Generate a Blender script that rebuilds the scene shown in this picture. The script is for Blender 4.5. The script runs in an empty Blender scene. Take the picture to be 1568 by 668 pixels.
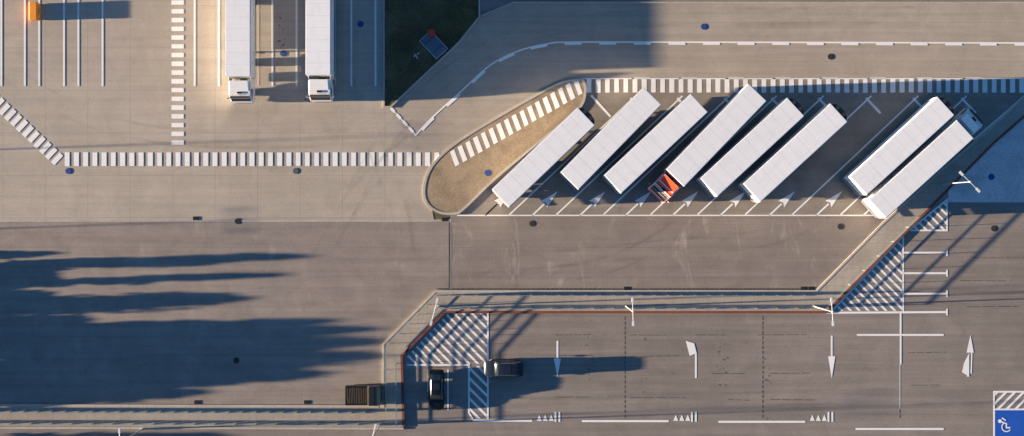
import bpy, bmesh, math, random
from mathutils import Vector, Matrix
random.seed(7)
S=13.0; H=150.0
ELEV=6.0; AZ=2.0
def P(x,y): return ((x-784)/S,(334-y)/S)
def G(x,y,h):
    k=(H-h)/H
    return ((x-784)/S*k,(334-y)/S*k)
scene=bpy.context.scene
# ---------------------------------------------------------------- materials
def newmat(name):
    m=bpy.data.materials.new(name); m.use_nodes=True
    nt=m.node_tree; b=nt.nodes['Principled BSDF']
    return m,nt,b
def N(nt,t,**kw):
    n=nt.nodes.new(t)
    for k,v in kw.items(): setattr(n,k,v)
    return n
def math_(nt,op,a,b=None,c=None):
    n=N(nt,'ShaderNodeMath',operation=op)
    for i,v in enumerate((a,b,c)):
        if v is None: continue
        if isinstance(v,(int,float)): n.inputs[i].default_value=v
        else: nt.links.new(v,n.inputs[i])
    return n.outputs[0]
def noise(nt,vec,scale,detail=4,rough=.55,dist=0):
    n=N(nt,'ShaderNodeTexNoise'); n.inputs['Scale'].default_value=scale
    n.inputs['Detail'].default_value=detail; n.inputs['Roughness'].default_value=rough
    n.inputs['Distortion'].default_value=dist
    nt.links.new(vec,n.inputs['Vector']); return n.outputs['Fac']
def mrange(nt,v,a,b,c,d):
    n=N(nt,'ShaderNodeMapRange'); n.clamp=True
    nt.links.new(v,n.inputs['Value'])
    for i,x in zip((1,2,3,4),(a,b,c,d)): n.inputs[i].default_value=x
    return n.outputs[0]
def mapping(nt,vec,scale=(1,1,1),rot=0,loc=(0,0,0)):
    n=N(nt,'ShaderNodeMapping'); nt.links.new(vec,n.inputs['Vector'])
    n.inputs['Scale'].default_value=scale; n.inputs['Rotation'].default_value=(0,0,rot); n.inputs['Location'].default_value=loc
    return n.outputs[0]
def mixc(nt,fac,a,b):
    n=N(nt,'ShaderNodeMix',data_type='RGBA')
    for idx,v in ((0,fac),(6,a),(7,b)):
        if isinstance(v,(int,float)): n.inputs[idx].default_value=v
        elif isinstance(v,(tuple,list)): n.inputs[idx].default_value=(*v[:3],1)
        else: nt.links.new(v,n.inputs[idx])
    return n.outputs[2]
def scalec(nt,c,f):
    n=N(nt,'ShaderNodeVectorMath',operation='SCALE')
    if isinstance(c,(tuple,list)): n.inputs[0].default_value=c[:3]
    else: nt.links.new(c,n.inputs[0])
    nt.links.new(f,n.inputs['Scale']); return n.outputs[0]

def ground_mat(name,c1,c2,var=.25,streak=.2,rot=0,joint=None,stain=.25,pale=0.0,pale_col=(.45,.42,.38),bump=.12,seed=0,fine=.18,palerot=35):
    m,nt,b=newmat(name)
    g=N(nt,'ShaderNodeNewGeometry'); pos=mapping(nt,g.outputs['Position'],loc=(seed*17.3,seed*9.1,0))
    big=noise(nt,pos,.045,4,.6,.6)
    mid=noise(nt,pos,.35,5,.62,.8)
    fin=noise(nt,pos,6,4,.75)
    st=noise(nt,mapping(nt,pos,(.035,1.1,1),rot),1.0,4,.65,.25)
    col=mixc(nt,mrange(nt,big,.35,.65,0,1),c1,c2)
    f=mrange(nt,mid,.28,.72,1-var,1+var)
    if streak>.03: f=math_(nt,'MULTIPLY',f,mrange(nt,st,.3,.7,1-streak,1+streak))
    f=math_(nt,'MULTIPLY',f,mrange(nt,fin,.3,.7,1-fine,1+fine))
    sp=noise(nt,mapping(nt,pos,(1,1,1),0,(40,3,0)),.9,4,.65,1.2)
    f=math_(nt,'MULTIPLY',f,mrange(nt,sp,.62,.78,1,1-stain))
    if joint:
        sx=N(nt,'ShaderNodeSeparateXYZ'); nt.links.new(g.outputs['Position'],sx.inputs[0])
        for ax,per,wd,dk in joint:
            fr=math_(nt,'FRACT',math_(nt,'DIVIDE',sx.outputs[ax],per))
            d=math_(nt,'LESS_THAN',fr,wd/per)
            amt=math_(nt,'MULTIPLY',d,mrange(nt,mid,.3,.7,dk*.3,dk))
            f=math_(nt,'MULTIPLY',f,math_(nt,'SUBTRACT',1.0,amt))
    if pale>0:
        pn=noise(nt,mapping(nt,pos,(.30,.09,1),math.radians(palerot),(5,2,0)),1.0,5,.7,1.2)
        col=mixc(nt,mrange(nt,pn,.58,.70,0,pale),col,pale_col)
    col=scalec(nt,col,f)
    nt.links.new(col,b.inputs['Base Color'])
    b.inputs['Roughness'].default_value=.95; b.inputs['Specular IOR Level'].default_value=.15
    if bump>0:
        bp=N(nt,'ShaderNodeBump'); bp.inputs['Strength'].default_value=bump; bp.inputs['Distance'].default_value=.02
        nt.links.new(fin,bp.inputs['Height']); nt.links.new(bp.outputs[0],b.inputs['Normal'])
    return m
def paint_mat(name,col,under=(.24,.21,.18),wear=.35,rough=.8):
    m,nt,b=newmat(name)
    g=N(nt,'ShaderNodeNewGeometry'); pos=g.outputs['Position']
    n1=noise(nt,pos,9,4,.75); n2=noise(nt,pos,.6,4,.6)
    a=math_(nt,'ADD',math_(nt,'MULTIPLY',n1,.6),math_(nt,'MULTIPLY',n2,.4))
    fac=mrange(nt,a,.54,.68,0,wear)
    sh=mrange(nt,n2,.3,.7,.9,1.03)
    c=mixc(nt,fac,col,under)
    nt.links.new(scalec(nt,c,sh),b.inputs['Base Color']); b.inputs['Roughness'].default_value=rough
    b.inputs['Specular IOR Level'].default_value=.2
    return m
def obj_mat(name,col,rough=.5,metal=0,coat=0,var=.12,scale=3,spec=.5):
    m,nt,b=newmat(name)
    t=N(nt,'ShaderNodeTexCoord'); n=noise(nt,t.outputs['Object'],scale,4,.65)
    n2=noise(nt,t.outputs['Object'],scale*.15,3,.6)
    f=math_(nt,'MULTIPLY',mrange(nt,n,.3,.7,1-var,1+var*.4),mrange(nt,n2,.3,.7,1-var*.6,1+var*.3))
    nt.links.new(scalec(nt,col,f),b.inputs['Base Color'])
    b.inputs['Roughness'].default_value=rough; b.inputs['Metallic'].default_value=metal
    b.inputs['Coat Weight'].default_value=coat; b.inputs['Specular IOR Level'].default_value=spec
    return m
def roof_mat():
    m,nt,b=newmat('trailer_roof')
    t=N(nt,'ShaderNodeTexCoord'); oi=N(nt,'ShaderNodeObjectInfo')
    ad=N(nt,'ShaderNodeVectorMath',operation='ADD'); nt.links.new(t.outputs['Object'],ad.inputs[0])
    sc=math_(nt,'MULTIPLY',oi.outputs['Random'],50); nt.links.new(sc,ad.inputs[1]); v=ad.outputs[0]
    n=noise(nt,mapping(nt,v,(.5,1.6,1)),1.0,5,.7,.5); n2=noise(nt,v,7,3,.7); n3=noise(nt,mapping(nt,v,(3,.15,1)),1.0,4,.6)
    f=math_(nt,'MULTIPLY',mrange(nt,n,.48,.75,1.0,.91),mrange(nt,n2,.58,.8,1,.95))
    f=math_(nt,'MULTIPLY',f,mrange(nt,n3,.35,.7,1.0,.96))
    f=math_(nt,'MULTIPLY',f,mrange(nt,oi.outputs['Random'],0,1,.95,1.0))
    nt.links.new(scalec(nt,(.86,.87,.885),f),b.inputs['Base Color']); b.inputs['Roughness'].default_value=.6; b.inputs['Specular IOR Level'].default_value=.3
    return m

M={}
M['terrain']=ground_mat('terrain_soil',(.13,.11,.08),(.1,.1,.06),seed=9)
M['concrete']=ground_mat('concrete_paving',(.395,.342,.285),(.435,.38,.32),var=.09,streak=.08,joint=[(0,5.0,.06,.3),(1,5.0,.06,.3)],stain=.2,seed=1,fine=.12)
M['road']=ground_mat('road_concrete',(.37,.317,.26),(.41,.352,.29),var=.09,streak=.11,joint=[(1,4.6,.06,.25)],stain=.18,seed=2,fine=.12)
M['asphalt']=ground_mat('asphalt_yard',(.26,.222,.197),(.30,.257,.228),var=.12,streak=.13,joint=[(1,3.5,.06,.2)],stain=.22,pale=.4,pale_col=(.39,.345,.305),seed=3,fine=.16)
M['asphalt2']=ground_mat('asphalt_lane',(.237,.202,.178),(.27,.23,.203),var=.10,streak=.11,joint=[(1,3.5,.06,.2)],stain=.22,pale=.8,pale_col=(.40,.35,.30),seed=4,fine=.16,palerot=-40)
M['asphalt3']=ground_mat('asphalt_car_park',(.222,.193,.174),(.26,.226,.205),var=.10,streak=.16,joint=[(1,2.9,.06,.22)],stain=.25,pale=.2,pale_col=(.34,.30,.265),seed=5,fine=.16)
M['bay']=ground_mat('truck_bay_paving',(.24,.21,.178),(.28,.245,.208),var=.14,streak=.1,rot=-math.radians(43.5),stain=.3,seed=6)
M['pave']=ground_mat('pavement_slabs',(.33,.29,.25),(.37,.33,.285),var=.12,streak=.05,joint=[(0,1.0,.05,.25),(1,1.0,.05,.25)],stain=.2,seed=7)
M['island']=ground_mat('island_soil',(.33,.255,.175),(.27,.205,.14),var=.28,streak=.02,stain=.45,seed=8,fine=.25,bump=.3)
M['gravel']=ground_mat('gravel_surface',(.58,.55,.56),(.48,.46,.48),var=.2,streak=.02,stain=.2,seed=10,fine=.35,bump=.3)
M['lawn']=ground_mat('lawn_soil',(.07,.07,.03),(.13,.10,.055),var=.4,streak=.02,stain=.3,seed=11,fine=.4,bump=.3)
M['kerb']=ground_mat('kerb_concrete',(.42,.38,.335),(.47,.43,.38),var=.12,streak=.02,joint=[(0,1.0,.04,.35)],seed=12)
M['red']=ground_mat('red_kerb',(.22,.085,.06),(.19,.065,.048),var=.15,streak=.02,joint=[(0,1.0,.04,.35)],seed=13)
M['white']=paint_mat('road_paint_white',(.85,.845,.83))
M['whiteworn']=paint_mat('road_paint_worn',(.82,.81,.79),wear=.45)
M['blue']=paint_mat('blue_paint',(.015,.10,.48),wear=.15)
M['seam']=ground_mat('joint_seal',(.08,.07,.062),(.11,.1,.09),seed=14)
M['oil']=ground_mat('oil_stain_film',(.15,.13,.115),(.17,.148,.13),seed=15)
M['tpaint']=obj_mat('trailer_white',(.82,.82,.82),.45,var=.06,scale=1.2)
M['troof']=roof_mat()
M['rseam']=obj_mat('roof_seam_sealant',(.66,.67,.68),.6)
M['alu']=obj_mat('aluminium_trim',(.5,.5,.5),.4,.6)
M['dark']=obj_mat('dark_chassis',(.025,.025,.027),.6)
M['rubber']=obj_mat('tyre_rubber',(.02,.02,.02),.85)
M['rim']=obj_mat('wheel_rim',(.45,.45,.46),.35,.8)
M['glass']=obj_mat('vehicle_glass',(.015,.022,.035),.1,0,.3,var=.05)
M['cabwhite']=obj_mat('cab_white',(.8,.8,.79),.35,0,.4,var=.05)
M['cabred']=obj_mat('cab_red',(.92,.07,.015),.35,0,.4,var=.08)
M['carblack']=obj_mat('car_black',(.006,.007,.009),.25,0,.3,var=.1)
M['carblue']=obj_mat('car_dark_blue',(.012,.02,.034),.25,0,.3,var=.1)
M['pick']=obj_mat('pickup_paint',(.02,.018,.017),.35,0,.5)
M['load']=obj_mat('pickup_load_timber',(.08,.055,.035),.8,var=.5,scale=8)
M['lamp_m']=obj_mat('galvanised_steel',(.55,.56,.57),.45,.5)
M['lampw']=obj_mat('lamp_head_white',(.75,.76,.78),.4)
M['fence']=obj_mat('fence_steel',(.35,.38,.36),.5,.4)
M['iron']=obj_mat('cast_iron',(.055,.05,.045),.7,.3,var=.3,scale=10)
M['tail']=obj_mat('tail_light_red',(.4,.01,.01),.3)
M['head']=obj_mat('head_light',(.7,.72,.75),.15)
M['orange']=obj_mat('orange_plastic',(.85,.28,.02),.5)
M['redp']=obj_mat('red_plastic',(.6,.05,.02),.5)
M['slab']=obj_mat('hatch_steel_blue',(.12,.15,.2),.6,.2)
M['bark']=obj_mat('bark',(.09,.06,.04),.9,var=.4,scale=6)
M['leaf']=obj_mat('leaves',(.06,.09,.03),.8,var=.5,scale=1)
M['blade']=obj_mat('grass_blades',(.09,.10,.04),.9,var=.5,scale=.6)
M['stone']=obj_mat('pale_stone',(.6,.6,.6),.8)

# ---------------------------------------------------------------- helpers
def mkobj(name,verts,faces,mats,fm=None,smooth=False):
    me=bpy.data.meshes.new(name); me.from_pydata(verts,[],faces)
    for m in mats: me.materials.append(m)
    if fm: me.polygons.foreach_set('material_index',fm)
    if smooth: me.polygons.foreach_set('use_smooth',[True]*len(me.polygons))
    me.update(); o=bpy.data.objects.new(name,me); scene.collection.objects.link(o); return o
def ccw(p):
    a=sum(p[i][0]*p[(i+1)%len(p)][1]-p[(i+1)%len(p)][0]*p[i][1] for i in range(len(p)))
    return p if a>0 else p[::-1]
def sheets(name,polys,z,mat):
    V=[];F=[]
    for pl in polys:
        q=ccw([P(*p) for p in pl]); i=len(V)
        V+= [(x,y,z) for x,y in q]; F.append(tuple(range(i,i+len(q))))
    return mkobj(name,V,F,[mat])
def slab(name,poly,z0,z1,mat):
    q=ccw([P(*p) for p in poly]); n=len(q)
    bm=bmesh.new(); vs=[bm.verts.new((x,y,z1)) for x,y in q]
    f=bm.faces.new(vs); 
    lo=[bm.verts.new((x,y,z0)) for x,y in q]
    for i in range(n):
        bm.faces.new((lo[i],lo[(i+1)%n],vs[(i+1)%n],vs[i]))
    bmesh.ops.triangulate(bm,faces=[f])
    me=bpy.data.meshes.new(name); bm.to_mesh(me); bm.free(); me.materials.append(mat)
    o=bpy.data.objects.new(name,me); scene.collection.objects.link(o); return o
def offs(pts,d,closed=False):
    n=len(pts);out=[]
    for i in range(n):
        if closed: a=pts[i-1];c=pts[(i+1)%n]
        else: a=pts[max(i-1,0)]; c=pts[min(i+1,n-1)]
        b=pts[i]
        d1=Vector((b[0]-a[0],b[1]-a[1])); d2=Vector((c[0]-b[0],c[1]-b[1]))
        if d1.length<1e-6: d1=d2
        if d2.length<1e-6: d2=d1
        d1.normalize(); d2.normalize()
        n1=Vector((-d1.y,d1.x)); n2=Vector((-d2.y,d2.x)); m=(n1+n2)
        if m.length<1e-6: m=n1
        m.normalize(); k=1/max(.4,m.dot(n1))
        out.append((b[0]+m.x*d*k,b[1]+m.y*d*k))
    return out
def ribbon_geo(pts,w,z,h=0,closed=False,z0=0):
    L=offs(pts,w/2,closed);R=offs(pts,-w/2,closed);n=len(pts);V=[];F=[]
    for l,r in zip(L,R):
        V+=[(l[0],l[1],z+h),(r[0],r[1],z+h)]
        if h>0: V+=[(l[0],l[1],z0),(r[0],r[1],z0)]
    s=4 if h>0 else 2
    rng=range(n) if closed else range(n-1)
    for i in rng:
        a=i*s;b=((i+1)%n)*s
        F.append((a,a+1,b+1,b))
        if h>0:
            F.append((a+2,a,b,b+2)); F.append((a+1,a+3,b+3,b+1))
    if h>0 and not closed:
        F.append((0,2,3,1)); e=(n-1)*4; F.append((e,e+1,e+3,e+2))
    return V,F
class Acc:
    def __init__(s): s.V=[];s.F=[]
    def add(s,g):
        i=len(s.V); s.V+=g[0]; s.F+=[tuple(a+i for a in f) for f in g[1]]
    def rib(s,pts,wpx,z,h=0,closed=False,z0=0): s.add(ribbon_geo([P(*p) for p in pts],wpx/S,z,h,closed,z0))
    def poly(s,pts,z):
        q=ccw([P(*p) for p in pts]); s.add(([(x,y,z) for x,y in q],[tuple(range(len(q)))]))
    def out(s,name,mat): return mkobj(name,s.V,s.F,[mat])
def catmull(pts,n=8,closed=False):
    out=[];N_=len(pts)
    rng=range(N_) if closed else range(N_-1)
    for i in rng:
        if closed: p=[pts[(i+k)%N_] for k in(-1,0,1,2)]
        else: p=[pts[max(i-1,0)],pts[i],pts[i+1],pts[min(i+2,N_-1)]]
        for j in range(n):
            t=j/n
            out.append(tuple(.5*((2*p[1][k])+(-p[0][k]+p[2][k])*t+(2*p[0][k]-5*p[1][k]+4*p[2][k]-p[3][k])*t*t+(-p[0][k]+3*p[1][k]-3*p[2][k]+p[3][k])*t**3) for k in(0,1)))
    if not closed: out.append(pts[-1])
    return out
def walk(pts):
    L=[0]
    for a,b in zip(pts,pts[1:]): L.append(L[-1]+math.dist(a,b))
    return L
def at(pts,L,s):
    s=max(0,min(s,L[-1]))
    for i in range(len(pts)-1):
        if s<=L[i+1] or i==len(pts)-2:
            t=(s-L[i])/max(1e-6,L[i+1]-L[i]); a,b=pts[i],pts[i+1]
            return (a[0]+(b[0]-a[0])*t,a[1]+(b[1]-a[1])*t),Vector((b[0]-a[0],b[1]-a[1])).normalized()
def dashes(acc,pts,w,on,off,z,side=0,start=0):
    L=walk(pts); s=start
    while s<L[-1]:
        seg=[]
        for k in range(5):
            (x,y),d=at(pts,L,s+on*k/4); seg.append((x-d.y*side,y+d.x*side))
        acc.rib(seg,w,z); s+=on+off
def zebra(acc,pts,band,t,pitch,z,skew=0):
    L=walk(pts); s=t/2
    while s<L[-1]:
        (x,y),d=at(pts,L,s); n=Vector((-d.y,d.x))
        dd=d*(t/2*random.uniform(.93,1.05)); nn=n*(band/2*random.uniform(.97,1.02))+d*skew
        acc.poly([(x-dd.x-nn.x,y-dd.y-nn.y),(x+dd.x-nn.x,y+dd.y-nn.y),(x+dd.x+nn.x,y+dd.y+nn.y),(x-dd.x+nn.x,y-dd.y+nn.y)],z)
        s+=pitch
def clip(poly,conv):
    conv=ccw(conv); out=poly
    for i in range(len(conv)):
        a=conv[i];b=conv[(i+1)%len(conv)]; inp=out; out=[]
        f=lambda p:(b[0]-a[0])*(p[1]-a[1])-(b[1]-a[1])*(p[0]-a[0])
        for j in range(len(inp)):
            p=inp[j];q=inp[(j+1)%len(inp)];fp=f(p);fq=f(q)
            if fp>=0: out.append(p)
            if fp*fq<0:
                t=fp/(fp-fq); out.append((p[0]+(q[0]-p[0])*t,p[1]+(q[1]-p[1])*t))
        if len(out)<3: return None
    return out
def hatch(acc,conv,ang,t,pitch,z):
    cx=sum(p[0] for p in conv)/len(conv);cy=sum(p[1] for p in conv)/len(conv)
    d=Vector((math.cos(ang),math.sin(ang)));n=Vector((-d.y,d.x))
    for k in range(-40,41):
        c=Vector((cx,cy))+n*(k*pitch)
        q=[c-d*400-n*t/2,c+d*400-n*t/2,c+d*400+n*t/2,c-d*400+n*t/2]
        r=clip([tuple(v) for v in q],conv)
        if r: acc.poly(r,z)

# ---------------------------------------------------------------- ground surfaces
mkobj('ground',[(-900,-900,-.03),(900,-900,-.03),(900,900,-.03),(-900,900,-.03)],[(0,1,2,3)],[M['terrain']])
sheets('concrete_yard',[[(-500,-400),(592,-400),(592,163),(640,200),(665,340),(-500,340)]],-.012,M['concrete'])
sheets('access_road',[[(596,163),(735,26),(786,4),(2300,4),(2300,130),(893,130),(850,140),(760,188),(690,232),(675,262),(669,290),(660,300),(648,262),(638,225)]],-.006,M['road'])
sheets('asphalt_yard',[[(-500,339),(700,339),(700,470),(600,560),(600,640),(-500,640)]],-.006,M['asphalt'])
sheets('truck_lane',[[(690,331),(1362,331),(1362,345),(1262,460),(690,460)]],.0,M['asphalt2'])
sheets('truck_bay_area',[[(893,119),(2000,119),(1362,331.5),(690,331.5),(690,310),(880,150)]],.004,M['bay'])
sheets('car_park',[[(614,470),(1255,470),(1445,280),(1455,310),(2300,310),(2300,1200),(-500,1200),(-500,642),(614,642)]],.0,M['asphalt3'])
sheets('gravel_bed',[[(1452,284),(1568,176),(2300,-500),(2300,310),(1452,310)]],.012,M['gravel'])
sheets('background_verge',[[(786,5),(730,30),(735,-400),(2300,-400),(2300,5)]],.0,M['asphalt3'])
a=Acc()
a.rib([(688,341),(688,443)],1.6,.006)
for x in (957,1168,1378):
    dashes(a,[(x,485),(x,640)],1.3,5,2.5,.006)
a.out('expansion_joints',M['seam'])
a=Acc(); a.rib([(-500,338.5),(650,338.5),(690,337)],2.5,.008); a.rib([(690.5,334),(690.5,443)],1.2,.009)
a.out('gutter_strip',M['kerb'])
a=Acc()
for x0,x1,y in [(850,905,513),(965,1020,513),(1065,1110,513),(1160,1235,513),(850,905,545),(965,1040,546),(1090,1140,572),(1180,1240,572),(850,900,608),(965,1050,609),(1115,1150,612),(1180,1250,612),(1390,1450,540),(1395,1440,590),(1480,1560,470),(1470,1540,430),(1490,1568,395),(760,800,513)]:
    dashes(a,[(x0,y),(x1,y+random.uniform(-1,1))],1.0,random.uniform(8,30),3,.006)
a.out('dark_streaks',M['seam'])  # thin dark dashed streaks across the car park surface
V=[];F=[]
def blot(px,py,r):
    X,Y=P(px,py); n=len(V); k=11
    for i in range(k):
        a_=i*6.283/k; rr=r*random.uniform(.55,1.1); V.append((X+rr*1.4*math.cos(a_),Y+rr*math.sin(a_),.0062+n*1e-6))
    F.append(tuple(range(n,n+k)))
for cx,cy,sx_,sy_,num in [(902,545,7,50,14),(1110,565,7,50,12),(1175,565,6,50,8),(430,60,8,50,9),(480,152,30,3,8),(760,610,20,20,5),(985,560,6,50,6)]:
    for _ in range(num): blot(random.gauss(cx,sx_*.6),random.gauss(cy,sy_*.6),random.uniform(.05,.15))
mkobj('oil_stains',V,F,[M['oil']])

outer=[(-500,619),(587,622),(587,527),(667,446),(1250,446),(1352,342),(1440,262),(1530,185),(1620,100),(1900,-160)]
inner=[(1930,-140),(1640,115),(1568,178),(1520,220),(1455,286),(1265,478),(681,478),(615,545),(618,654),(-500,652)]
slab('pavement',outer+inner,0,.13,M['pave'])
a=Acc(); a.rib([(x,y) for x,y in outer],3.2,0,.15); a.out('kerb',M['kerb'])
a=Acc(); a.rib(inner[:-1],3.6,0,.16); a.out('red_kerb',M['red'])
a=Acc(); a.rib([(618,656),(-500,654)],3,0,.15); a.out('kerb',M['kerb'])
a=Acc(); dashes(a,[(670,442.5),(1245,442.5)],2.2,6,1.2,.008); a.out('drainage_channel',M['seam'])

isl=catmull([(893,124),(884,123),(850,131),(760,181),(695,222),(662,254),(650,285),(653,310),(672,325),(697,327),(712,318),(760,272),(830,214),(885,168),(896,142)],6,True)
slab('traffic_island',isl,0,.12,M['island'])
a=Acc(); a.add(ribbon_geo([P(*p) for p in isl],.28,0,.15,True)); a.out('kerb',M['kerb'])
law=[(589,-400),(734,-400),(734,26),(702,66),(600,162),(589,162)]
slab('lawn',law,-.02,.05,M['lawn'])
a=Acc(); a.rib([(734,-400),(734,26),(702,66),(598,164),(588,164),(588,-400)],2.4,0,.13); a.rib([(736,25),(786,4),(2300,4)],2,0,.13); a.out('kerb',M['kerb'])
V=[];F=[]
for i in range(12000):
    x=random.uniform(590,733);y=random.uniform(-60,160)
    if y>28 and (x-734)*(162-26)/(600-734)+26 < y-2: continue
    if math.sin(x*.11+y*.03)+math.sin(y*.09-x*.05)+random.gauss(0,.6)<-.6: continue
    X,Y=P(x,y); n=len(V); r=random.uniform(.05,.2);an=random.uniform(0,6.28);h=random.uniform(.04,.16)
    V+=[(X,Y,.045),(X+r*.5*math.cos(an),Y+r*.5*math.sin(an),.045),(X+r*math.cos(an+.7),Y+r*math.sin(an+.7),.05+h)];F.append((n,n+1,n+2))
mkobj('grass',V,F,[M['blade']])

# ---------------------------------------------------------------- markings
Z=.012
a=Acc(); zebra(a,[(99,244),(690,244)],21,7.6,14.15,Z)
a.out('pedestrian_crossing_marking',M['white'])
a=Acc(); zebra(a,[(272,-120),(272,225)],19,7.0,13.4,Z); a.out('pedestrian_crossing_marking',M['white'])
a=Acc(); zebra(a,[(90,246),(-70,95)],20,7.4,12.3,Z); a.out('pedestrian_crossing_marking',M['white'])
a=Acc(); zebra(a,[(898,131.5),(1950,131.5)],21,7.6,14.1,Z); a.out('pedestrian_crossing_marking',M['white'])
a=Acc(); zebra(a,[(693,244),(888,132)],24,7.6,13.6,.13,skew=-2); a.out('pedestrian_crossing_marking',M['white'])
lane=catmull([(637,207),(660,182),(705,141),(752,99),(800,76),(850,65)],6)+[(900,64.5),(1200,65),(1568,66),(2200,67)]
a=Acc(); a.rib(lane,2.3,Z); dashes(a,lane,4.4,26,27,Z+.004,side=1.8,start=12)
a.rib([(600,167),(637,207)],1.6,Z); dashes(a,[(598,165),(637,207)],4.2,9,5,Z+.004,side=0)
a.out('lane_line_marking',M['white'])
a=Acc()
for x in (2,38,60,98,120,157,298,335,417,454,538,575):
    a.rib([(x,-300),(x,132)],2.9,Z)
for x in (-40,-77,358,395,478,514):
    a.rib([(x,-300),(x,132)],1.0,Z)
a.out('parking_bay_marking',M['whiteworn'])
D=Vector((math.cos(math.radians(43.3)),-math.sin(math.radians(43.3))))
a=Acc()
for i,x in enumerate((744,780,852,924,996,1068,1141,1213,1287)):
    y0=329; L=(y0-147)/abs(D.y)
    if i==0: L=45
    s=Vector((x,y0)); a.rib([tuple(s),tuple(s+D*L)],2.4,Z)
    if i>0:
        e=s+D*L; nn=Vector((-D.y,D.x))
        c=s+D*(L-8); a.rib([tuple(c-nn*3+D*0),tuple(c+nn*29)],3.6,Z+.004)
        a.rib([(e.x-6,121),(e.x-1,119.5),(e.x+22,119.5)],1.4,Z)
a.rib([(905,146),(935,179)],3.6,Z+.004)
a.rib([(700,330),(1350,330)],1.8,Z)
a.rib([(893,120.5),(2000,120.5)],1.6,Z)
a.rib([(1490,215),(1545,168),(1590,128)],2.6,Z)
a.out('parking_bay_marking',M['white'])
a=Acc()
for x in (743,815,888,958,1030,1103,1178,1250,1322):
    s=Vector((x,330)); e=s+D*26; t=s+D*54; nn=Vector((-D.y,D.x))
    a.rib([tuple(s),tuple(e)],2.6,Z)
    a.poly([tuple(e+nn*6.8-D*1),tuple(t),tuple(e-nn*6.8-D*1),tuple(e+D*3)],Z+.004)
a.out('direction_arrow_marking',M['white'])
a=Acc(); dn=math.radians(45)
h1=[(624,557),(624,545),(686,480),(746,480),(746,557)]
hatch(a,h1,dn,3.6,9.6,Z)
hatch(a,[(719,560),(746,560),(746,641),(726,641),(719,634)],dn,3.8,11,Z)
a.rib([(623,559),(718,559),(718,632),(724,642)],2.6,Z+.004); a.rib([(747,479),(747,642)],2.6,Z+.004)
t1=[(1277,476),(1382,364),(1382,476)]; hatch(a,t1,dn,3.4,9.6,Z)
a.rib([(1273,477),(1382,362)],2.4,Z+.004)
t2=[(1395,352),(1449,308),(1449,352)]; hatch(a,t2,dn,3.4,9.6,Z)
a.rib([(1392,353),(1450,353),(1450,306),(1392,353)],2.4,Z+.004)
a.out('hatched_area_marking',M['white'])
a=Acc()
a.rib([(724,644),(815,644.5)],3.0,Z); a.rib([(891,645),(1024,645)],3.0,Z); a.rib([(1100,646),(1233,646)],3.0,Z); a.rib([(1310,657),(1445,657)],3.0,Z)
a.rib([(1383,362),(1383,479)],2.6,Z); a.rib([(1265,479),(1450,478)],3.0,Z+.002)
for y in (387,418.5,450):
    a.rib([(1384,y),(1450,y)],2.8,Z); 
for y in (387,418.5,450,478): a.rib([(1450,y-5),(1450,y+5)],2.6,Z+.004)
a.rib([(1312,513),(1445,513)],2.8,Z); a.rib([(1379,480),(1379,558)],2.8,Z+.004)
a.rib([(1378,558),(1378,625)],1.0,Z)
a.rib([(655,566),(655,600)],1.2,Z); a.rib([(686,566),(686,628)],2.2,Z)
a.out('car_bay_marking',M['white'])
a=Acc()
for x in (822,1031,1240):
    for k in range(3):
        c=x+k*9.2; a.poly([(c,644.5),(c+7.6,644.5),(c+3.8,635)],Z)
    a.rib([(x+28.5,631),(x+28.5,646)],2.8,Z+.004); a.rib([(x+34.5,631),(x+34.5,646)],2.8,Z+.004)
a.out('give_way_marking',M['white'])
a=Acc()
for x,y0,y1 in ((853.5,522,578),(1273.5,514,580)):
    a.rib([(x,y0),(x,y0+(y1-y0)*.5)],2.8,Z); ym=y0+(y1-y0)*.48
    a.poly([(x-5.5,ym),(x+5.5,ym),(x,y1)],Z+.004)
a.rib([(1065.5,579),(1065.5,540)],2.8,Z); a.poly([(1067,540),(1064,540),(1056,530),(1057,527)],Z+.004)
a.poly([(1050,522),(1063,526),(1066.7,541),(1056,545)],Z+.008)
a.rib([(1482,577),(1483,545)],2.8,Z); a.poly([(1486,513),(1491,540),(1480,540)],Z+.004)
a.poly([(1476,556),(1484,541),(1484,577),(1473,570)],Z+.008); a.rib([(1488,536),(1487,572)],2.2,Z+.002)
a.out('direction_arrow_marking',M['white'])
sheets('accessible_bay_marking',[[(1523,628),(1640,628),(1640,760),(1523,760)]],Z,M['blue'])
a=Acc(); a.rib([(1522,760),(1522,600),(1640,600)],2.8,Z+.004); a.rib([(1522,627),(1640,627)],2.4,Z+.006)
hatch(a,[(1523,601),(1640,601),(1640,626),(1523,626)],-dn,3.6,9.5,Z)
a.out('hatched_area_marking',M['white'])
a=Acc()
a.poly([(1531+3*math.cos(t*.785),645+3*math.sin(t*.785)) for t in range(8)],Z+.012)
a.rib([(1533,646),(1541,649),(1541,655),(1547,655)],2,Z+.010)
a.rib([(1541+7*math.cos(t),654+7*math.sin(t)) for t in [x*.3+.6 for x in range(13)]],1.6,Z+.014)
a.rib([(1534,640),(1540,644)],2,Z+.018)
a.out('wheelchair_symbol_marking',M['white'])

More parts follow.
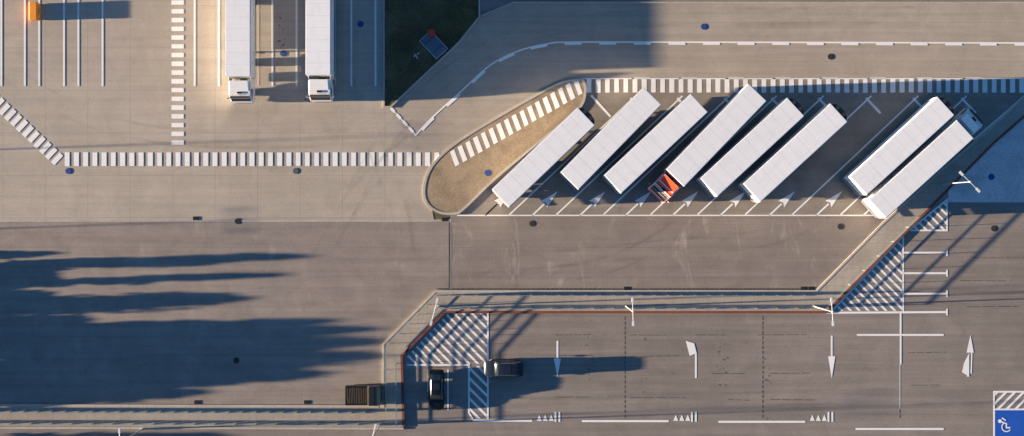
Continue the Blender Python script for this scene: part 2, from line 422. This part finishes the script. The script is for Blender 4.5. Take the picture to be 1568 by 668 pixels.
# faint tyre tracks on the paving
def tyremark():
    m,nt,b=newmat('tyre_track_film')
    g=N(nt,'ShaderNodeNewGeometry'); n1=noise(nt,g.outputs['Position'],.2,4,.6); n2=noise(nt,g.outputs['Position'],5,3,.7)
    al=math_(nt,'MULTIPLY',mrange(nt,n1,.42,.62,0,.15),mrange(nt,n2,.3,.7,.3,1))
    b.inputs['Base Color'].default_value=(.05,.045,.04,1); b.inputs['Roughness'].default_value=.9
    nt.links.new(al,b.inputs['Alpha']); return m
TM=tyremark()
a=Acc(); zz=.0180
for c in [[(560,60),(575,180),(600,260),(625,330),(640,440)],[(640,225),(560,300),(500,400)],[(1400,35),(1000,40),(820,60),(700,120),(600,220),(540,330)],[(700,400),(1000,370),(1180,350),(1260,310)],[(700,420),(900,400),(1000,360),(1060,310)],[(620,600),(830,610),(1200,600),(1568,590)],[(0,90),(140,170),(300,200),(560,200)]]:
    base=catmull(c,8)
    for o_ in (0,24):
        a.rib(offs(base,o_),4.5,zz); zz+=.0012
a.out('tyre_tracks',TM)

# ---------------------------------------------------------------- mesh builder
class MB:
    def __init__(s): s.bm=bmesh.new(); s.m=[]
    def mi(s,m):
        m=M[m] if isinstance(m,str) else m
        if m not in s.m: s.m.append(m)
        return s.m.index(m)
    def _fin(s,vs,mat,bev,seg=2):
        fs=set(f for v in vs for f in v.link_faces); i=s.mi(mat)
        for f in fs: f.material_index=i
        if bev>0:
            es=list(set(e for v in vs for e in v.link_edges))
            bmesh.ops.bevel(s.bm,geom=es,offset=bev,segments=seg,affect='EDGES',clamp_overlap=True)
    def box(s,c,sz,mat,bev=0,rz=0,ry=0):
        mt=Matrix.Translation(c)@Matrix.Rotation(rz,4,'Z')@Matrix.Rotation(ry,4,'Y')@Matrix.Diagonal((*sz,1))
        r=bmesh.ops.create_cube(s.bm,size=1,matrix=mt); s._fin(r['verts'],mat,bev)
    def cyl(s,c,r,h,mat,axis='Z',seg=20,r2=None,bev=0):
        mt=Matrix.Translation(c)
        if axis=='Y': mt=mt@Matrix.Rotation(math.pi/2,4,'X')
        if axis=='X': mt=mt@Matrix.Rotation(math.pi/2,4,'Y')
        q=bmesh.ops.create_cone(s.bm,cap_ends=True,segments=seg,radius1=r,radius2=r if r2 is None else r2,depth=h,matrix=mt); s._fin(q['verts'],mat,bev,1)
    def prof(s,pts,y0,y1,mat,bev=0,taper=0):
        A=[s.bm.verts.new((x,y0,z)) for x,z in pts];B=[s.bm.verts.new((x,y1,z)) for x,z in pts];n=len(pts)
        s.bm.faces.new(A);s.bm.faces.new(B[::-1])
        for i in range(n): s.bm.faces.new((A[i],B[i],B[(i+1)%n],A[(i+1)%n]))
        bmesh.ops.recalc_face_normals(s.bm,faces=list(set(f for v in A+B for f in v.link_faces)))
        s._fin(A+B,mat,bev)
    def loft(s,rings,mat,cap=True,matf=None,sharp=28):
        R=[[s.bm.verts.new(p) for p in r] for r in rings];n=len(R[0]);fs=[]
        for i in range(len(R)-1):
            for j in range(n-1):
                f=s.bm.faces.new((R[i][j],R[i][j+1],R[i+1][j+1],R[i+1][j])); f.material_index=s.mi(matf(i,j) if matf else mat); f.smooth=True; fs.append(f)
        if cap:
            for r in (R[0],R[-1]):
                f=s.bm.faces.new(r); f.material_index=s.mi(mat); fs.append(f)
        bmesh.ops.recalc_face_normals(s.bm,faces=fs)
        for e in set(e for f in fs for e in f.edges):
            if len(e.link_faces)==2 and e.calc_face_angle(0)>math.radians(sharp): e.smooth=False
    def out(s,name,loc=(0,0,0),rz=0):
        me=bpy.data.meshes.new(name); s.bm.to_mesh(me); s.bm.free()
        for m in s.m: me.materials.append(m)
        o=bpy.data.objects.new(name,me); scene.collection.objects.link(o); o.location=loc; o.rotation_euler=(0,0,rz); return o

def wheel(b,x,y,r,w,dual=False):
    b.cyl((x,y,r),r,w,'rubber','Y',24,bev=.03); sgn=1 if y>0 else -1
    b.cyl((x,y+sgn*(w/2+.005),r),r*.55,.02,'rim','Y',16); b.cyl((x,y+sgn*(w/2+.03),r),r*.2,.06,'dark','Y',10)
LT,WT=13.6,2.88
def add_trailer(b,reefer,rear=True):
    z0,z1=1.2,4.0
    b.box((0,0,(z0+z1)/2),(LT,WT,z1-z0),'tpaint',.025)
    b.box((0,0,z1+.004),(LT-.10,WT-.12,.014),'troof')
    for k in range(1,10):
        x=-LT/2+k*LT/10
        b.box((x,0,z1+.0115),(.03,WT-.2,.003),'rseam')
    for s_ in (-1,1):
        b.box((0,s_*(WT/2+.012),z0+.09),(LT-.1,.03,.16),'alu')
        b.box((0,s_*(WT/2+.008),z1-.07),(LT-.04,.02,.1),'alu')
        for k in range(0,12):
            b.box((-LT/2+.5+k*1.14,s_*(WT/2+.006),2.6),(.03,.014,2.6),'alu')
        b.box((0.3,s_*(WT/2-.1),.8),(6.2,.06,.6),'dark',.01)
    for y in (-.95,-.4,.4,.95): b.cyl((-LT/2-.03,y,2.5),.02,2.5,'alu','Z',8)
    b.box((-LT/2-.012,0,2.6),(.02,.03,2.7),'dark')
    b.box((-LT/2-.02,0,1.05),(.12,WT-.1,.22),'dark',.02)
    b.box((-LT/2-.06,0,.55),(.1,WT-.3,.14),'alu',.02)
    for y in (-1.15,1.15): b.box((-LT/2-.09,y,1.05),(.03,.35,.14),'tail')
    for y in (-.5,.5): b.box((-.2,y,1.03),(LT-.8,.14,.32),'dark')
    for x in (-5.0,-3.7,-2.4):
        for y in (-1.15,1.15): wheel(b,x,y,.5,.36)
        b.cyl((x,0,.5),.07,2.2,'dark','Y',8)
    for y in (-.8,.8):
        b.box((3.6,y,.65),(.14,.14,.9),'dark'); b.box((3.6,y,.12),(.3,.3,.04),'dark')
    if reefer:
        x=LT/2
        q=[(-1.28,0),(-1.2,.22),(-.95,.42),(-.5,.55),(0,.6),(.5,.55),(.95,.42),(1.2,.22),(1.28,0)]
        R=[]
        for z in (2.0,2.1,3.7,3.92,3.96):
            k={2.0:.8,2.1:1,3.7:1,3.92:.9,3.96:.6}[z]
            R.append([(x+p[1]*k+.001,p[0]*(.97 if k<1 else 1),z) for p in q])
        b.loft(R,'dark')
        b.cyl((x+.24,-.5,3.97),.22,.05,'rubber','Z',20); b.cyl((x+.24,.5,3.97),.22,.05,'rubber','Z',20)
def add_cab(b,col,x0):
    W=2.56
    b.box((x0-.5,0,.85),(6.0-.6,.9,.28),'dark',.02)
    x=x0
    b.prof([(x,.95),(x+.25,.5),(x+2.32,.38),(x+2.42,.6),(x+2.42,1.35),(x+2.30,1.85),(x+1.72,2.85),(x+1.55,3.05),(x+.15,3.12),(x,3.0)],-W/2,W/2,col,.09)
    def gl(p,q,w,off=.012):
        (xa,za),(xb,zb)=p,q; d=Vector((xb-xa,zb-za)).normalized(); n=Vector((-d.y,d.x))
        if n.x<0: n=-n
        o_=n*off
        b.prof([(xa+o_.x,za+o_.y),(xb+o_.x,zb+o_.y),(xb-n.x*.02,zb-n.y*.02),(xa-n.x*.02,za-n.y*.02)],-w/2,w/2,'glass',.006)
    gl((x+2.27,1.91),(x+1.76,2.79),W-.3,.016)
    for s_ in (-1,1):
        b.prof([(x+.9,1.9),(x+2.1,1.9),(x+1.65,2.7),(x+.9,2.7)],s_*(W/2-.01),s_*(W/2+.012),'glass')
        b.box((x+1.95,s_*(W/2+.24),2.25),(.14,.22,.75),'dark',.03); b.box((x+1.95,s_*(W/2+.08),2.6),(.06,.3,.06),'dark')
        b.box((x+2.36,s_*.95,.8),(.14,.4,.22),'head',.03)
        b.prof([(x-.55,1.2),(x,1.2),(x,3.0),(x-.5,2.95)],s_*(W/2-.06),s_*(W/2),col,.01)
        b.box((x-.6,s_*.95,.65),(1.1,.5,.5),'alu',.06)
        wheel(b,x+1.1,s_*1.03,.5,.34)
        wheel(b,x-2.4,s_*.95,.5,.55)
        b.box((x-2.4,s_*.95,1.08),(1.2,.6,.06),'dark',.02)
    b.prof([(x+.02,3.1),(x+1.25,3.1),(x+.95,3.3),(x+.05,3.78)],-W/2+.18,W/2-.18,col,.05)
    b.box((x+1.88,0,2.93),(.28,W-.3,.05),'dark',.015,ry=.25)
    b.box((x+1.38,0,3.11),(.26,.6,.05),'glass',.01)
    b.box((x+2.44,0,1.15),(.03,1.7,.5),'dark',.01)
    for y in (-.8,-.4,.4,.8): b.box((x+1.6,y,3.08),(.09,.1,.06),'orange',.01)
def place(mx,my,ang): 
    X,Y=G(mx,my,4.0); return (X,Y,0),math.radians(ang)
for mx,my,ang,rf in [(832,241,43.7,1),(935.5,212,45.7,0),(1004.5,220,43.2,0),(1152,225.5,42.8,1),(1218,234,42.6,1),(1381.5,223.5,42.4,1)]:
    b=MB(); add_trailer(b,rf); l,r=place(mx,my,ang); b.out('semi_trailer',l,r)
for mx,my,ang,col in [(364,26,-90,'cabwhite'),(487,24,-90,'cabwhite'),(1097,207,226.1,'cabred'),(1411,259,42.3,'cabwhite')]:
    b=MB(); add_trailer(b,0); add_cab(b,col,LT/2+.42); l,r=place(mx,my,ang); b.out('semi_truck',l,r)

# ---------------------------------------------------------------- cars
def build_car(name,L,W,Hh,paint,loc,rz,kind='suv'):
    b=MB(); hl=L/2; hw=W/2
    belt=Hh*.60
    st=[(-hl,.80,.52,.80),(-hl+.06,.90,.38,.93),(-hl+.3,.97,.30,1.0),(-hl+.9,1,.28,1.02),(0,1,.26,1.0),(hl-1.5,1,.27,1.0),(hl-.9,.985,.28,.95),(hl-.4,.95,.30,.88),(hl-.12,.86,.36,.78),(hl,.72,.45,.66)]
    rings=[]
    for x,wf,zb,tf in st:
        w=hw*wf; zt=belt*tf
        prof=[(-w*.86,zb),(-w*.98,zb+.12),(-w,(zb+zt)/2),(-w*.985,zt-.12),(-w*.90,zt-.02),(-w*.55,zt+.015),(0,zt+.03)]
        ring=[(x,y,z) for y,z in prof]+[(x,-y,z) for y,z in prof[-2::-1]]
        rings.append(ring)
    b.loft(rings,paint)
    if kind=='suv': gs=[(-hl+.10,.84,.70,.02),(-hl+.42,.88,.74,.93),(-hl+.75,.89,.76,.985),(-.25,.90,.77,1.0),(.35,.90,.76,.985),(.62,.90,.75,.95),(hl-1.22,.87,.72,.03)]
    else: gs=[(-hl+.55,.80,.66,.02),(-hl+1.15,.86,.70,.88),(-hl+1.5,.88,.71,.97),(-.2,.89,.72,1.0),(.25,.89,.71,.98),(.5,.88,.70,.94),(hl-1.3,.86,.68,.03)]
    rings=[]
    for x,bf,rf,zf in gs:
        zt=belt-.03+(Hh-belt)*zf+.03
        wb=hw*bf; wr=hw*(bf+(rf-bf)*min(1,zf*1.05))
        pr=[(-wb,belt-.06),(-wb*.99,belt+.0),(-wr-.02,max(belt+.01,zt-.10)),(-wr+.07,max(belt+.02,zt-.02)),(-wr*.5,zt),(0,zt+.01)]
        rings.append([(x,y,z) for y,z in pr]+[(x,-y,z) for y,z in pr[-2::-1]])
    n=len(gs)-1
    def mf(i,j):
        if j in (1,8): return 'glass'
        if (i==0 or i==n-1) and 1<=j<=8: return 'glass'
        return paint
    b.loft(rings,paint,matf=mf)
    for x in (-.9,.12): 
        for s_ in (-1,1): b.box((x,s_*hw*.83,(belt+Hh)/2),(.08,.1,(Hh-belt)*.8),paint,.01)
    for s_ in (-1,1):
        b.box((hl-1.45,s_*(hw+.1),belt+.08),(.16,.22,.14),paint,.04)
        for x in (-hl+.85,hl-.9): 
            wheel(b,x,s_*(hw-.10),.34,.24)
            b.cyl((x,s_*(hw-.02),.36),.40,.05,'dark','Y',20)
        b.box((hl-.16,s_*hw*.66,belt*.68),(.2,.32,.13),'head',.03)
        b.box((-hl+.05,s_*hw*.72,belt*.8),(.12,.26,.16),'tail',.03)
        if kind=='suv': b.box((-.5,s_*hw*.70,Hh+.03),(1.9,.04,.04),'alu',.01)
    b.box((hl-.03,0,belt*.45),(.06,W*.5,.14),'dark',.02); b.box((-hl+.0,0,.5),(.05,W*.55,.12),'dark',.02)
    b.box((-.5,0,Hh+.012),(.75,.8,.012),'glass',.003)
    return b.out(name,loc,rz)
X,Y=G(668,598.5,1.4); build_car('parked_car',4.75,1.84,1.5,'carblack',(X,Y,0),math.radians(-90),'sedan')
X,Y=G(771,565.5,1.4); build_car('parked_car',4.5,1.95,1.6,'carblue',(X,Y,0),math.radians(180),'suv')
def build_pickup(loc,rz):
    b=MB(); L,W=4.6,2.3; hl=L/2
    b.box((-hl+1.35,0,.72),(2.7,W,.5),'pick',.06)
    b.box((-hl+1.3,0,1.1),(2.45,W-.35,.25),'load',.04)
    for k in range(9): b.box((-hl+.25+k*.27,random.uniform(-.03,.03),1.26),(.16,W-.4,.06),'load',.01,rz=random.uniform(-.04,.04))
    for s_ in (-1,1): b.box((-hl+1.3,s_*(W/2-.07),1.12),(2.6,.09,.34),'pick',.02)
    b.box((-hl+.04,0,1.12),(.08,W-.08,.34),'pick',.02)
    b.prof([(-hl+2.65,.4),(hl-.05,.4),(hl,.85),(hl-.35,1.12),(hl-.95,1.75),(hl-1.1,1.82),(-hl+2.75,1.84),(-hl+2.65,1.7)],-W/2+.03,W/2-.03,'pick',.07)
    b.prof([(hl-.36,1.17),(hl-.9,1.74),(hl-.93,1.71),(hl-.39,1.14)],-W/2+.2,W/2-.2,'glass',.005)
    for s_ in (-1,1):
        b.box((hl-1.1,s_*(W/2-.025),1.42),(.9,.03,.4),'glass'); b.box((hl-.6,s_*(W/2+.12),1.35),(.12,.2,.2),'dark',.03)
        b.box((hl-.08,s_*.65,.8),(.1,.3,.14),'head',.02); b.box((-hl+.02,s_*.8,.85),(.05,.14,.25),'tail',.01)
        for x in (-hl+.9,hl-.8): wheel(b,x,s_*(W/2-.12),.36,.25)
    return b.out('pickup_truck',loc,rz)
X,Y=G(559,606,1.2); build_pickup((X,Y,0),0)

# ---------------------------------------------------------------- street lamps
def lamp(px,py,ang,h=9.0,double=True):
    b=MB(); b.cyl((0,0,.13+.25),.14,.5,'lamp_m','Z',12); b.cyl((0,0,h/2),.085,h,'lamp_m','Z',12,r2=.045)
    b.cyl((0,0,h),.09,.25,'lampw','Z',12)
    for s_ in ((-1,1) if double else (1,)):
        b.cyl((s_*.6,0,h),.035,1.2,'lamp_m','X',8)
        b.box((s_*1.3,0,h+.02),(.62,.30,.10),'lampw',.04); b.box((s_*1.32,0,h-.045),(.42,.22,.03),'head')
    X,Y=P(px,py); return b.out('street_lamp',(X,Y,0),math.radians(ang))
for p in [(958,469,92),(1245,469,94),(672,469,75),(1443,282,-45),(219,657,90),(583,650,75)]: lamp(*p)
lamp(-400,243,90,8.4); lamp(-400,364,90,6.2); 

def fence(pts,h,name='railing',sp=1.6,rails=(.25,.62,1.0),base=.13):
    b=MB(); q=[P(*p) for p in pts]; L=walk(q)
    s=0
    while s<=L[-1]:
        (x,y),d=at(q,L,s); b.box((x,y,base+h/2),(.06,.06,h),'fence'); s+=sp
    for a_,c in zip(q,q[1:]):
        m=((a_[0]+c[0])/2,(a_[1]+c[1])/2); l=math.dist(a_,c); an=math.atan2(c[1]-a_[1],c[0]-a_[0])
        for r in rails: b.box((m[0],m[1],base+h*r),(l,.05,.05 if r<1 else .08),'fence',rz=an)
    return b.out(name)
fence([(-480,628),(580,631)],1.1)
fence([(592,628),(592,530),(669,452),(1248,452)],1.15)
fence([(608,650),(607,546),(676,472),(1262,472),(1310,424),(1405,330)],1.15,sp=2.4)
fence([(-480,647),(600,649)],1.0,sp=2.4)
def manhole(px,py,r,mat,name='manhole_cover'):
    b=MB(); X,Y=P(px,py); z=.13 if (px,py) in [(747,265)] else .012
    b.cyl((0,0,.006),r,.012,'iron','Z',28); b.cyl((0,0,.014),r*.84,.008,mat,'Z',28)
    for k in range(-2,3): b.box((0,k*r*.28,.019),(r*1.1,.03,.004),'iron')
    b.out(name,(X,Y,z-.002),random.uniform(0,3))
for p in [(105,262),(552,37),(434,82),(747,265),(1078,41),(1518,271)]: manhole(*p,.37,'blue')
for p in [(453,262)]: manhole(*p,.35,'slab')
for p in [(364,339),(815,342.5),(1287,347),(1272,87),(1522,350),(362,552)]: manhole(*p,.36,'iron')
def gully(px,py):
    b=MB(); X,Y=P(px,py); b.box((0,0,.012),(.72,.45,.02),'iron',.005)
    for k in range(-4,5): b.box((k*.07,0,.026),(.03,.38,.012),'dark')
    b.out('drain_grate',(X,Y,.004))
for p in [(300,334.5),(681,336),(960,442),(1231,442),(1243,442),(302,616),(470,616)]: gully(*p)
b=MB(); b.box((0,0,.12),(3.0,1.9,.12),'alu',.02); b.box((0,0,.19),(2.8,1.7,.04),'slab',.01)
for k in(-.7,.7): b.box((k,0,.22),(.05,1.6,.03),'dark')
for k in (-1,1): b.box((k*1.1,.5,.23),(.2,.08,.04),'alu')
X,Y=P(664,69); b.out('utility_hatch',(X,Y,0),math.radians(-47))
b=MB(); b.box((0,0,.35),(.75,.7,.6),'redp',.05); b.box((0,0,.68),(.8,.75,.08),'redp',.02); b.box((.38,0,.4),(.03,.3,.3),'stone')
X,Y=P(661,51); b.out('hydrant_box',(X,Y,.05),.3)
b=MB()
for k in range(6): b.box((random.uniform(-.3,.3),random.uniform(-.3,.3),.1),(.35,.14,.12),'stone',.03,rz=random.uniform(0,3))
X,Y=P(637,86); b.out('stone_pile',(X,Y,0))
b=MB(); b.box((0,0,.5),(1.05,2.0,.8),'orange',.06); b.prof([(-.56,.9),(.56,.9),(.4,1.12),(-.4,1.12)],-1.05,1.05,'orange',.04)
b.box((.55,0,.85),(.05,.6,.1),'dark',.01)
for x in(-.35,.35):
    for y in (-.8,.8): b.box((x,y,.06),(.2,.2,.1),'dark')
X,Y=G(51,17,1); b.out('grit_bin',(X,Y,0),0)

# ---------------------------------------------------------------- trees west of the yard
def tree(px,py,h,rad,base=.1,n=2600,name='deciduous_tree'):
    V=[];F=[];FM=[]
    def tube(p0,p1,r0,r1,k=7):
        p0=Vector(p0);p1=Vector(p1);d=(p1-p0).normalized();u=d.orthogonal().normalized();w=d.cross(u);i=len(V)
        for p,r in((p0,r0),(p1,r1)):
            for a_ in range(k): V.append(tuple(p+(u*math.cos(a_*6.283/k)+w*math.sin(a_*6.283/k))*r))
        for a_ in range(k): F.append((i+a_,i+(a_+1)%k,i+k+(a_+1)%k,i+k+a_)); FM.append(0)
    tube((0,0,0),(0,0,h*.5),.16*h/6,.1*h/6); tube((0,0,h*.5),(.05,0,h*.9),.1*h/6,.02)
    cl=[]
    K=70
    for k in range(K):
        t=(k+.5)/K; z=base+(h-base)*(.02+.92*t)
        env=min(1,math.sqrt(max(.02,1-max(0,(t-.72)/.30)**2)))
        cr=rad*random.uniform(.28,.45); rr=max(0,rad*env-cr)*random.uniform(.5,1.05)
        an=random.uniform(0,6.28); c=(rr*math.cos(an),rr*math.sin(an),z); cl.append((c,cr*(.5+.5*env)))
        tube((0,0,z*.75),c,.04*h/6,.012,5)
        cl.append(((rr*.3*math.cos(an+2),rr*.3*math.sin(an+2),z),rad*.4*env))
    for i in range(n):
        c,r=random.choice(cl); d=Vector((random.gauss(0,1),random.gauss(0,1),random.gauss(0,1))).normalized()*r*random.uniform(.2,1)
        p=Vector(c)+d; p.z=min(max(p.z,.2),h); s=random.uniform(.12,.24); u=Vector((random.gauss(0,1),random.gauss(0,1),random.gauss(0,1))).normalized();w=u.orthogonal().normalized()
        k=len(V); V.extend([tuple(p-u*s),tuple(p+w*s*.6),tuple(p+u*s),tuple(p-w*s*.6)]); F.append((k,k+1,k+2,k+3)); FM.append(1)
    o=mkobj(name,V,F,[M['bark'],M['leaf']],FM); X,Y=P(px,py); o.location=(X,Y,0); return o
tree(-180,415,5.5,.85,n=3200); tree(-180,442,5.2,.65,n=2800); tree(-180,477,4.6,1.4,n=4400)
tree(-185,397,2.2,.6,n=1500)
for y,h,r in ((516,6.0,.9),(531,6.5,1.1),(550,6.6,1.5),(572,6.4,1.7),(596,5.6,1.5),(618,4.2,1.3)): tree(-190+random.uniform(-12,12),y,h,r,n=6500)
tree(-190,502,2.6,1.4,n=2600)
tree(-200,688,4.6,1.3,n=3000); tree(-190,465,2.1,1.9,n=3200); tree(-190,430,2.1,1.9,n=3200)  # unseen, added to darken the lower left; low ones are a shadow-merging hedge

# ---------------------------------------------------------------- light, world, camera
w=bpy.data.worlds.new('World'); scene.world=w; w.use_nodes=True
nt=w.node_tree; bg=nt.nodes['Background']; sky=nt.nodes.new('ShaderNodeTexSky'); sky.sky_type='NISHITA'
sky.sun_disc=False; sky.sun_elevation=math.radians(ELEV); sky.sun_rotation=math.radians(270-AZ)
sky.air_density=1.0; sky.dust_density=.4; sky.ozone_density=4.5
nt.links.new(sky.outputs[0],bg.inputs[0]); bg.inputs[1].default_value=.25
sl=bpy.data.lights.new('sun','SUN'); sl.energy=26; sl.angle=math.radians(.5); sl.color=(1,.79,.55)
so=bpy.data.objects.new('sun',sl); scene.collection.objects.link(so)
e=math.radians(ELEV);z=math.radians(AZ)
dirv=Vector((math.cos(e)*math.cos(z),math.cos(e)*math.sin(z),-math.sin(e)))
so.rotation_euler=dirv.to_track_quat('-Z','Y').to_euler()
so.location=(-60,0,30)
cam=bpy.data.cameras.new('camera'); co=bpy.data.objects.new('camera',cam); scene.collection.objects.link(co)
co.location=(0,0,H); co.rotation_euler=(0,0,0)
cam.sensor_width=36; cam.lens=36*H/(1568/S); cam.clip_end=3000; cam.clip_start=1
scene.camera=co
scene.view_settings.view_transform='Standard'; scene.view_settings.look='None'; scene.view_settings.exposure=0
